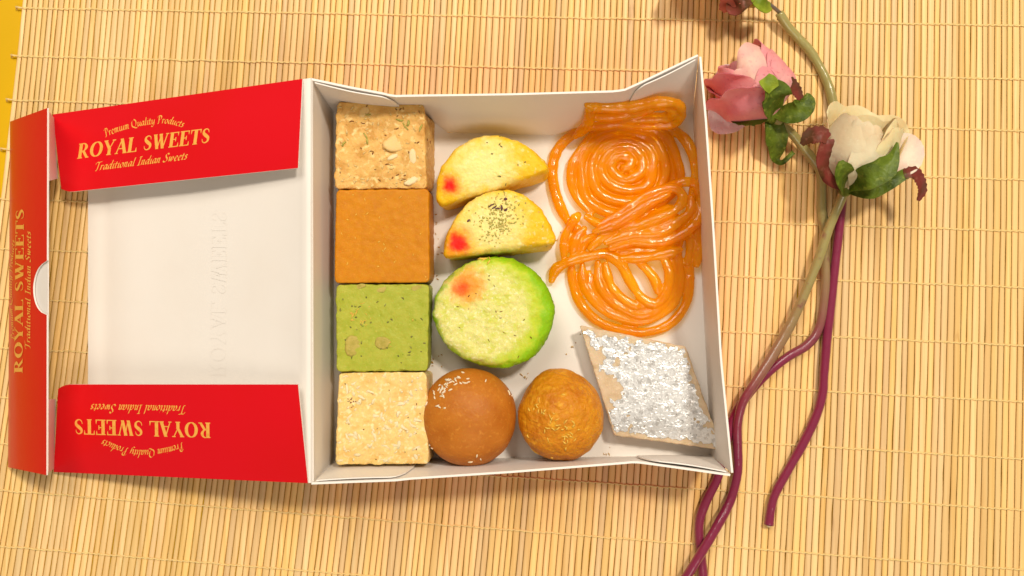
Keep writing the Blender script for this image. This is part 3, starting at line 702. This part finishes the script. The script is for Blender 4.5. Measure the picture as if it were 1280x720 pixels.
for i in range(n):
    for j in range(n):
        s, t = (j + .5) / n, (i + .5) / n
        u = lerp(lerp(a_[0], b_[0], s), lerp(d_[0], c_[0], s), t); v = lerp(lerp(a_[1], b_[1], s), lerp(d_[1], c_[1], s), t)
        if foil(u, v, s, t) > 0: keep.append((i * (n + 1) + j, (i + 1) * (n + 1) + j, (i + 1) * (n + 1) + j + 1, i * (n + 1) + j + 1))
used = sorted({k for f in keep for k in f}); mp = {k: i for i, k in enumerate(used)}
Ms = pm('silver_leaf', (.86, .86, .86), .33, [('noise', 350, (.62, .61, .60), .54, .62), ('noise', 1100, (.16, .14, .12), .655, .69)], [(240, .5, .0012), (900, .35, .0004)], metal=.8, spec=.5)
mk('silver_leaf', [gv[k] for k in used], [tuple(mp[k] for k in f) for f in keep], Ms, kd)
bv = BVHTree.FromPolygons(vs, fs)

# ---------------------------------------------------------------- orange coils
def spiral(cu, cv, ru, rv, turns, a0, r_in=.15, rot=0, z0=4.2, dz=0, wob=.04, seed=0, cdu=0, cdv=0, zf=None, n=None, sgn=1):
    n = n or int(turns * 44); out = []
    for i in range(n + 1):
        t = i / n; a = a0 + sgn * t * turns * 2 * math.pi; f = lerp(1, r_in, t) * (1 + wob * nz((math.cos(a) * 1.3, math.sin(a) * 1.3, t * 6), 1, seed))
        x, y = ru * f * math.cos(a), rv * f * math.sin(a)
        x, y = x * math.cos(rot) - y * math.sin(rot), x * math.sin(rot) + y * math.cos(rot)
        u, v = cu + cdu * t + x, cv + cdv * t + y
        z = (zf(u, v, t) if zf else z0 + dz * t) + .5 * nz((u * .04, v * .04, t * 3), 1, seed + 3)
        out.append((u, v, z))
    return out
def coil(label, strands, px=6.8, seed=0, flat=.8, web=None):
    mb = MB()
    if web:                                    # thin skin of batter between the rings
        cu, cv, ru, rv, z0, z1 = web; n = 48
        ring_ = [(cu + ru * math.cos(2 * math.pi * k / n), cv + rv * math.sin(2 * math.pi * k / n)) for k in range(n)]
        mb.add([P(u, v, z0) for u, v in ring_] + [P(u, v, z1) for u, v in ring_], [tuple(range(n)), tuple(range(2 * n - 1, n - 1, -1))] + [(k, k + n, (k + 1) % n + n, (k + 1) % n) for k in range(n)])
    for k, st_ in enumerate(strands):
        r = px * S * .98
        N_ = len(st_)
        mb.tube([P(*p) for p in st_], lambda i, k=k, N_=N_: r * min(1, .55 + .09 * i, .55 + .09 * (N_ - 1 - i)) * (1 + .22 * nz((i * .16, k, 0), 1, seed) + .11 * nz((i * .5, k, 2), 1, seed) + .08 * nz((i * 1.1, k, 4), 1, seed)), 12)
        if flat < 1:
            n0 = len(mb.v) - N_ * 12 - 2
            for i in range(N_):
                zc = P(*st_[i]).z
                for k2 in range(12): p = mb.v[n0 + i * 12 + k2]; p.z = zc + (p.z - zc) * flat
    c = sum(mb.v, V()) / len(mb.v); c.z = min(p.z for p in mb.v)
    o = mb.build('syrup_coil', M['jalebi'], None, c)
    q = o.modifiers.new('fuse', 'REMESH'); q.mode = 'VOXEL'; q.voxel_size = .00045; q.use_smooth_shade = True
    q = o.modifiers.new('soften', 'SMOOTH'); q.factor = .5; q.iterations = 4
    return tag(o, label, 'sweet', 'orange syrup coils')
def cat(p, n=8): return [tuple(q) for q in catmull(p, n)]
def K(pts, z, n=8):                # strand through positions measured on an enlarged view; z: number or function of (u, v, t)
    q = [(675 + a * .507, 75 + b * .507) for a, b in pts]; c = catmull([(a, b, 0) for a, b in q], n); m = len(c) - 1
    return [(p.x, p.y, (z(p.x, p.y, i / m) if callable(z) else z) + .5 * nz((p.x * .05, p.y * .05, 3), 1, 6)) for i, p in enumerate(c)]
zb = lambda u, v, t: 9 + (172 - v) * .50
coil('glossy orange syrup coil standing against the box wall under the corner tab',
     [K([(112, 108), (150, 116), (220, 116), (290, 104), (338, 108), (348, 132), (326, 156), (262, 158), (190, 156), (120, 166)], zb),
      K([(125, 140), (180, 138), (240, 128), (285, 112), (325, 120), (318, 140), (290, 142), (250, 144), (200, 150)], zb), K([(118, 112), (122, 140), (112, 165), (85, 190)], zb)], 7.2, 71)
coil('largest round orange syrup coil with many tight rings, partly under the oval coil',
     [K([(112, 430), (75, 405), (45, 350), (31, 285), (40, 228), (75, 188), (130, 160), (205, 150), (290, 158), (352, 190), (380, 245), (382, 310), (370, 360)], lambda u, v, t: 4.2 + 4.5 * sstep(840, 868, u)),
      spiral(783, 216, 73, 66, 5.0, 2.2, .05, 0, wob=.13, seed=72, cdu=-3, cdv=-12, zf=lambda u, v, t: 4.8 + 1.5 * t), K([(110, 385), (150, 405), (200, 405), (250, 390)], 6)], 6.5, 72, web=(782, 213, 64, 56, 3.2, 4.6))
coil('oval orange syrup coil lying across the two round coils',
     [K([(120, 468), (150, 440), (200, 408), (250, 372), (300, 330), (340, 304), (378, 304), (396, 342), (390, 392), (350, 430), (290, 450), (230, 448), (170, 466)], 10.5),
      K([(196, 422), (260, 402), (330, 372), (352, 338), (328, 316), (280, 326), (235, 352), (190, 384), (140, 410)], 12), K([(240, 432), (310, 412), (368, 376), (372, 334)], 11), K([(130, 425), (200, 398), (270, 354), (320, 330)], 13),
      K([(160, 452), (220, 432), (290, 428), (345, 405)], 11.5), K([(150, 425), (230, 405), (300, 375), (345, 360)], 10), K([(215, 440), (290, 425), (350, 395), (385, 355)], 9.5)], 6.5, 73, web=(806, 282, 56, 22, 7.5, 9.5))
coil('round orange syrup coil beside the silver diamond sweet',
     [K([(27, 548), (40, 515), (75, 497), (120, 484), (165, 480), (200, 505), (222, 545), (250, 585), (285, 600), (312, 570), (318, 525), (300, 480)], lambda u, v, t: 4.2 + 3.8 * sstep(.0, .25, t)),
      K([(78, 500), (80, 545), (100, 600), (150, 648), (235, 672), (312, 656), (358, 605), (368, 545), (368, 490), (385, 440), (392, 390)], lambda u, v, t: 4.0 + 3 * sstep(.75, .95, t)),
      K([(104, 500), (112, 560), (160, 618), (240, 644), (305, 622), (338, 580), (343, 520), (338, 470), (350, 425)], 5), K([(142, 495), (150, 560), (195, 608), (255, 628), (308, 596), (328, 540), (322, 480)], 6),
      K([(160, 500), (178, 560), (222, 600), (262, 608)], 7), K([(232, 490), (262, 515), (284, 545), (290, 575)], 7.5), K([(200, 490), (250, 488), (310, 478), (350, 465)], 8.5), K([(120, 480), (200, 470), (280, 468), (340, 450)], 7),
      K([(386, 510), (393, 460), (388, 405)], 6.5), K([(362, 505), (372, 455), (372, 410)], 6),
      K([(58, 490), (62, 440), (82, 398), (98, 378)], 6), K([(80, 492), (88, 445), (112, 412)], 7), K([(100, 480), (112, 450), (140, 430)], 7.5), K([(120, 520), (135, 575), (180, 622), (245, 642)], 4.5), K([(322, 500), (330, 560), (300, 620)], 5)], 6.6, 74)

# ---------------------------------------------------------------- artificial roses
def stem_mat(name, g, p): return pm(name, g, .28, [('attr', 'tint', p), ('noise', 160, tuple(x * .8 for x in p), .62, .8)], [(260, .15, .001), (40, .3, .004)], coat=.7, coat_r=.12, sss=.15, sss_s=.002)
GREEN = (.33, .29, .10); WINE = (.22, .022, .060)
Mstem = stem_mat('plastic_stem', GREEN, WINE)
def stem(path, root, r=2.15, tints=((0, 0), (1, 1)), n=10, rads=None):
    c = catmull([(p[0], p[1], p[2]) for p in path], n); pts = [P(*q) for q in c]; N = len(pts)
    mb = MB(); sd = 12
    mb.tube(pts, lambda i: r * .001 * (1 + .12 * nz((i * .15, 0, 0), 1, 5) + .05 * nz((i * .6, 1, 0), 1, 5)) * (polyval(rads, i / (N - 1)) if rads else 1), sd, taper=False)
    o = mb.build('stem', Mstem, root); at = o.data.attributes.new('tint', 'FLOAT', 'POINT')
    vals = [polyval(tints, i / (N - 1)) for i in range(N) for _ in range(sd)] + [polyval(tints, 0), polyval(tints, 1)]
    at.data.foreach_set('value', vals); return o
def petal_mat(name, base, tip, dark, spots): return pm(name, base, .55, [('noise', 70, tip, .42, .65), ('noise', 600, dark, .60, .78), ('noise', 330, spots, .745, .77)], [(500, .25, .0006), (90, .25, .002)], sss=.25, sss_s=.002, sss_r=(1, .5, .4))
PR = 1.12
class Rose:
    def __init__(s, root, base, tip, up=(0, 0, 1)):
        s.root = root; s.b = base; s.a = (tip - base).normalized(); u = V(up); s.u = (u - s.a * u.dot(s.a)).normalized(); s.s = s.a.cross(s.u)
    edge = None
    def petal(s, th, hw, h, R, m, flare=0, close=.3, base_r=.22, curl=0, notch=.06, seed=0, lift=0, n=13, belly=.5, lean=0):
        g = []
        for i in range(n):
            t = i / (n - 1); row = []
            R_w = R * PR; rr = R_w * (base_r + (1 - base_r) * math.sin(min(1, t / belly) * math.pi / 2))
            rr -= R_w * close * max(0, (t - belly) / (1 - belly)) ** 2
            rr += flare * max(0, t - .45) ** 2 / .3
            w = hw * (.62 + .38 * math.sin(min(1, t / .6) * math.pi / 2)) * (1 - .30 * max(0, (t - .7) / .3) ** 2)
            for j in range(n):
                q = j / (n - 1) * 2 - 1; a = math.radians(th + w * q + lean * t)
                hh = h * (t - .16 * t * abs(q) ** 3 - notch * t * t * math.exp(-(q / .22) ** 2)) + lift
                r2 = rr + curl * abs(q) ** 2.2 * t + (.8 * nz((q * 1.6, t * 1.6, th), 1, seed) + .3 * nz((q * 4, t * 4, th), 1, seed)) * t + .9 * sstep(.86, 1, t)
                row.append(s.b + s.a * hh * .001 + (s.s * math.cos(a) + s.u * math.sin(a)) * r2 * .001)
            g.append(row)
        o = sheet('petal', g, .32, [m, m, s.edge], s.root); return o
def leaf(name, path, widths, m, root, cup=.25, serr=0, n=7, back=None, roll=0):
    c = catmull([(p[0], p[1], p[2]) for p in path], 5); pts = [P(*q) for q in c]; N = len(pts); g = []
    for i in range(N):
        t = (pts[min(i + 1, N - 1)] - pts[max(0, i - 1)]).normalized(); up = V((0, 0, 1)); sd = t.cross(up)
        sd = sd.normalized() if sd.length > .15 else V((1, 0, 0)); nn = sd.cross(t).normalized()
        if roll: sd = (sd * math.cos(roll) + nn * math.sin(roll)); nn = sd.cross(t).normalized()
        w = polyval(widths, i / (N - 1)) * S * (1.2 if name == 'sepal' else 1) * (1 + (serr if i % 2 else -serr)); row = []
        for j in range(n):
            q = j / (n - 1) * 2 - 1; row.append(pts[i] + sd * w * q + nn * w * (cup * (abs(q) ** 1.4 - .3) + .10 * nz((i * .5, q * 1.5, pts[0].x * 900), 1, 3)))
        g.append(row)
    return sheet(name, g, .35, [m, back or m, m], root, (0, 0, 1))
Mleaf = pm('green_sepal', (.115, .165, .014), .42, [('noise', 150, (.05, .08, .006), .42, .66), ('noise', 500, (.21, .25, .03), .56, .76)], [(400, .5, .0012), (90, .5, .003)])
Mlime = pm('lime_sepal', (.24, .30, .02), .5, [('noise', 160, (.14, .20, .01), .42, .62)], [(400, .5, .0012)])
Mrust = pm('red_sepal', (.19, .035, .025), .45, [('noise', 120, (.09, .035, .012), .42, .62), ('noise', 300, (.26, .09, .06), .58, .75)], [(400, .3, .0008)])
WP = lambda a, b: ((0, a), (.35, b), (.65, b * 1.03), (.82, b * .85), (.93, b * .55), (1, b * .12))
W5 = lambda a, b, c, d: ((0, a), (.3, b), (.65, c), (1, d))
def calyx(root, b, axis, r, m):
    mb = MB(); pts = [b - axis * .0035, b - axis * .0015, b + axis * .001, b + axis * .004, b + axis * .0065]; rs_ = [r * .45, r * .8, r, r * 1.05, r * .95]
    mb.tube(pts, lambda i: rs_[i] * .001, 12); return mb.build('calyx', m, root)
GR = 'artificial roses lying on the mat'
# pink rose
rp = thing('artificial_rose', P(1000, 330, 0), 'pink artificial rose with its bent stem reaching past the box corner', 'flower', GR)
pb = P(962, 144, 13); pt = P(918, 66, 18)
R_ = Rose(rp, pb, pt)
Mp = petal_mat('pink_petal', (.80, .28, .30), (.82, .38, .36), (.68, .17, .21), (.16, .05, .03))
Mp2 = petal_mat('pale_pink_petal', (.82, .42, .37), (.84, .56, .43), (.76, .30, .30), (.16, .05, .03))
Mp3 = petal_mat('white_pink_petal', (.74, .60, .56), (.70, .46, .46), (.55, .30, .32), (.2, .08, .06))
R_.edge = pm('pink_petal_edge', (.52, .13, .16), .6)
R_.petal(90, 178, 30, 8, Mp, close=.5, seed=1); R_.petal(30, 120, 31, 10, Mp2, close=.45, seed=2); R_.petal(200, 100, 31, 11, Mp, close=.3, seed=3)
R_.petal(250, 85, 28, 14, Mp, close=.1, flare=3, seed=4); R_.petal(-25, 70, 33, 13, Mp, close=.25, flare=0, seed=5)
R_.petal(70, 62, 34, 13.0, Mp2, close=.50, seed=6, notch=0, curl=.8)
R_.petal(165, 62, 30, 13.5, Mp, close=.15, flare=3, seed=7, curl=1.2)
R_.petal(20, 52, 30, 14.6, Mp, close=.35, seed=8, curl=.6, notch=.02)
R_.petal(112, 40, 27, 14.2, Mp2, close=.25, seed=12, notch=.05, curl=1)
R_.petal(40, 40, 26, 14.6, Mp, close=.2, seed=13, notch=.05, curl=1)
R_.petal(70, 46, 22.5, 15.0, Mp, close=.15, seed=9, notch=.12, curl=.8)
R_.petal(150, 50, 22, 15.2, Mp, close=-.05, flare=4, seed=10, notch=.1, curl=1.5)
leaf('petal', [(935, 130, 9), (915, 140, 6), (899, 142, 4), (886, 138, 6)], WP(18, 25), Mp3, rp, .12)
leaf('petal', [(935, 110, 8), (910, 104, 6), (892, 100, 7)], WP(16, 22), Mp3, rp, .12)
calyx(rp, pb, R_.a, 4.2, Mleaf)
leaf('sepal', [(968, 142, 20), (970, 128, 33), (969, 116, 37), (964, 106, 39)], W5(10, 16, 14, 8), Mleaf, rp, .3)
leaf('sepal', [(967, 112, 39), (961, 103, 40), (955, 97, 39)], W5(6, 8, 8, 6), Mlime, rp, .2)
leaf('sepal', [(960, 143, 15), (940, 146, 17), (922, 147, 14), (910, 144, 10)], W5(6, 9, 7, 2), Mleaf, rp, .3, .06)
leaf('sepal', [(966, 148, 12), (969, 165, 12), (971, 182, 9), (970, 198, 4), (978, 203, 3), (992, 190, 3)], ((0, 8), (.3, 12), (.55, 6), (.7, 2.5), (1, 2)), Mleaf, rp, .35)
leaf('sepal', [(968, 140, 14), (982, 142, 18), (998, 139, 21), (1006, 128, 22), (1001, 122, 20)], W5(5, 10, 11, 7), Mleaf, rp, .35)
leaf('sepal', [(1001, 124, 22), (996, 114, 24), (988, 104, 26), (981, 100, 26)], W5(3, 5, 6, 4), Mrust, rp, .3, .1)
stem([(963, 145, 13), (975, 153, 11), (990, 167, 8), (1003, 183, 6), (1016, 200, 4), (1025, 215, 3), (1027, 240, 2.6), (1027, 262, 2.6), (1031, 290, 2.6), (1030, 315, 2.6), (1032, 345, 2.7), (1029, 385, 2.7), (1022, 414, 2.7), (1008, 432, 2.7), (985, 446, 2.7), (958, 468, 2.7), (932, 497, 2.7), (916, 525, 2.6), (906, 560, 2.6), (897, 597, 2.6), (882, 628, 2.6), (874, 655, 2.6), (876, 690, 2.6), (880, 740, 2.6), (878, 800, 2.6)], rp,
     2.2, ((0, 0), (.32, .05), (.42, .45), (.50, .85), (.6, 1), (1, 1)), 6)
# white rose
rw = thing('artificial_rose', P(1020, 350, 0), 'cream white artificial rose with red tipped sepals and a wine coloured stem', 'flower', GR)
wb = P(1058, 234, 15); wt = P(1084, 150, 24)
R_ = Rose(rw, wb, wt)
Mw = petal_mat('cream_petal', (.72, .60, .40), (.66, .50, .31), (.76, .66, .47), (.25, .10, .05))
Mw2 = petal_mat('yellow_cream_petal', (.78, .66, .38), (.74, .57, .30), (.77, .68, .46), (.25, .10, .05))
Mw3 = petal_mat('pinkish_cream_petal', (.78, .64, .50), (.74, .48, .42), (.80, .70, .54), (.3, .10, .06))
R_.edge = pm('cream_petal_edge', (.60, .42, .24), .6)
R_.petal(90, 178, 27, 8, Mw2, close=.5, seed=21); R_.petal(200, 110, 32, 12, Mw2, close=.25, seed=22); R_.petal(-40, 100, 33, 13, Mw2, close=.15, seed=23)
R_.petal(250, 80, 36, 14, Mw2, close=.0, flare=1, seed=24); R_.petal(300, 80, 35, 15, Mw2, close=.0, flare=2, seed=25)
R_.petal(15, 62, 34, 14, Mw2, close=.35, seed=26, curl=.8, notch=0); R_.petal(100, 70, 30, 12.5, Mw, close=.4, seed=27, curl=.6)
R_.petal(150, 58, 32, 14.6, Mw, close=.35, seed=28, curl=.8, notch=.03)
R_.petal(40, 44, 31, 14.2, Mw2, close=.15, seed=31, notch=.04, curl=1.2)
R_.petal(115, 40, 31, 14.0, Mw, close=.3, seed=32, notch=.04, curl=1)
R_.petal(75, 42, 26.5, 15.0, Mw, close=.2, seed=29, notch=.12, curl=.8)
leaf('petal', [(1080, 222, 18), (1105, 206, 22), (1130, 192, 24), (1153, 180, 22)], WP(14, 24), Mw3, rw, .3)
leaf('petal', [(1060, 190, 10), (1042, 175, 8), (1034, 160, 8)], WP(14, 18), Mw, rw, .3)
calyx(rw, wb, R_.a, 4.6, Mleaf)
leaf('sepal', [(1056, 236, 19), (1055, 222, 33), (1053, 210, 37), (1051, 201, 38)], W5(7, 11, 9, 2), Mleaf, rw, .35)
leaf('sepal', [(1054, 232, 18), (1040, 220, 22), (1032, 202, 26), (1034, 184, 28), (1034, 174, 28)], W5(6, 11, 9, 6), Mrust, rw, .35)
leaf('sepal', [(1035, 174, 28), (1026, 168, 29), (1012, 171, 27), (1002, 181, 24)], W5(5, 8, 8, 2), Mrust, rw, .3, .08)
leaf('sepal', [(1060, 230, 22), (1080, 223, 34), (1102, 213, 38), (1116, 198, 38), (1122, 178, 37)], ((0, 7), (.3, 12), (.6, 11), (.8, 5), (1, 1)), Mleaf, rw, .35)
leaf('sepal', [(1062, 236, 17), (1085, 238, 22), (1110, 229, 25), (1132, 217, 26)], ((0, 5), (.4, 9), (.8, 6), (1, 5)), Mleaf, rw, .3)
leaf('sepal', [(1130, 218, 26), (1142, 215, 26), (1150, 225, 24), (1153, 238, 22), (1148, 251, 20)], ((0, 5), (.4, 5.5), (.8, 4), (1, 1.5)), Mrust, rw, .3, .12)
mb = MB(); mb.tube([P(1059, 233, 14.5), P(1056, 241, 12.5), P(1051, 250, 11)], .0010, 8); mb.build('wire', pm('wire', (.35, .33, .28), .3, metal=.8), rw)
stem([(1055, 240, 12.5), (1046, 262, 9.5), (1036, 286, 8.0), (1024, 322, 7.2), (1008, 362, 6.6), (989, 404, 5.6), (966, 444, 6.2), (944, 478, 7.4), (929, 502, 7.2), (922, 530, 5.4), (922, 560, 3.6), (922, 590, 2.9), (913, 625, 3.2), (895, 660, 6.0), (876, 692, 7.2), (860, 718, 6.5), (835, 756, 4), (815, 800, 2.6)], rw,
     2.2, ((0, 0), (.22, .1), (.35, .55), (.45, .9), (.6, 1), (1, 1)), 8, ((0, 1.15), (.03, 1), (1, 1)))
# third rose, mostly beyond the frame
rt = thing('artificial_rose', P(960, 10, 0), 'artificial rose with lime and coral sepals and a bare grey wire neck', 'flower', GR)
tb = P(938, -2, 14); tt = P(905, -80, 18)
R_ = Rose(rt, tb, tt)
R_.edge = bpy.data.materials['cream_petal_edge']
for k, (th, hw, h, r, fl_, cl) in enumerate(((90, 178, 28, 8, 0, .5), (200, 100, 30, 12, 0, .2), (-30, 90, 30, 13, 1, .2), (60, 60, 29, 14, 0, .3), (140, 58, 29, 14.5, 1, .25), (185, 45, 21, 13.5, 10, -.3))):
    R_.petal(th, hw, h, r, Mw2 if k % 2 else Mw, fl_, cl, seed=40 + k)
calyx(rt, tb, R_.a, 4.8, pm('tan_calyx', (.45, .27, .06), .5, [('noise', 200, (.3, .2, .03), .45, .7)]))
leaf('sepal', [(940, -4, 20), (928, 2, 22), (918, 9, 18), (913, 3, 15)], W5(5, 8, 9, 4), Mrust, rt, .35)
leaf('sepal', [(936, -6, 20), (922, -6, 20), (910, 4, 16), (902, 14, 11)], W5(6, 9, 9, 3), pm('coral_sepal', (.50, .14, .09), .45, [('noise', 200, (.38, .1, .06), .45, .7)]), rt, .3, .06)
leaf('sepal', [(942, -6, 20), (950, 1, 21), (957, 7, 19), (964, 8, 15)], W5(5, 8, 8, 3), Mlime, rt, .3)
mb = MB(); mb.tube([P(944, -2, 14), P(960, 4, 11), P(968, 10, 9), P(976, 17, 7)], .0009, 8); mb.build('wire', pm('grey_wire', (.3, .24, .2), .35, metal=.7), rt)
st3 = [(974, 16, 7), (984, 32, 5), (998, 48, 3.5), (1014, 66, 2.8), (1028, 90, 2.6), (1037, 112, 2.6), (1043, 140, 2.6), (1047, 170, 2.6), (1053, 205, 2.6), (1053, 245, 2.6), (1049, 285, 2.6), (1044, 330, 2.6), (1039, 375, 2.6), (1034, 420, 2.6), (1030, 465, 2.6), (1028, 492, 2.6), (1020, 520, 2.6), (1005, 552, 2.6), (986, 586, 2.6), (970, 615, 2.6), (964, 635, 2.6), (961, 656, 2.6)]
stem(st3, rt, 2.15, ((0, 0), (.30, .0), (.36, .75), (.46, 1), (1, 1)), 8)
e = P(961, 656, 2.6); d = (e - P(964, 635, 2.6)).normalized()
mb = MB(); mb.tube([e + d * .0001, e + d * .0006], .0013, 10); mb.build('cut_tip', M['coco'], rt)

# loose crumbs on the tray floor
rc = random.Random(91); mb = MB()
for u, v in [(rc.gauss(547, 3), rc.uniform(220, 350)) for _ in range(12)] + [(rc.uniform(548, 680), rc.uniform(330, 345)) for _ in range(0)] + blob(8, 545, 455, 4, 92) + blob(6, 655, 470, 5, 93) + blob(7, 757, 568, 4, 94) + blob(5, 700, 300, 8, 95) + blob(5, 720, 430, 8, 96):
    mb.chip(P(u, v, FZ) + V((0, 0, .0001)), (0, 0, 1), rc.uniform(0, 6), rc.uniform(.4, 1.3) * .001, rc.uniform(.3, .7) * .001, .0003, rc.uniform(-.2, .2))
cr = mb.build('crumbs', pm('fudge_crumb', (.62, .38, .10), .6, [('noise', 300, (.45, .24, .05), .45, .6)]), None, P(550, 300, FZ))
tag(cr, 'scattered brown sweet crumbs on the white tray floor', 'crumbs', None, 'stuff')
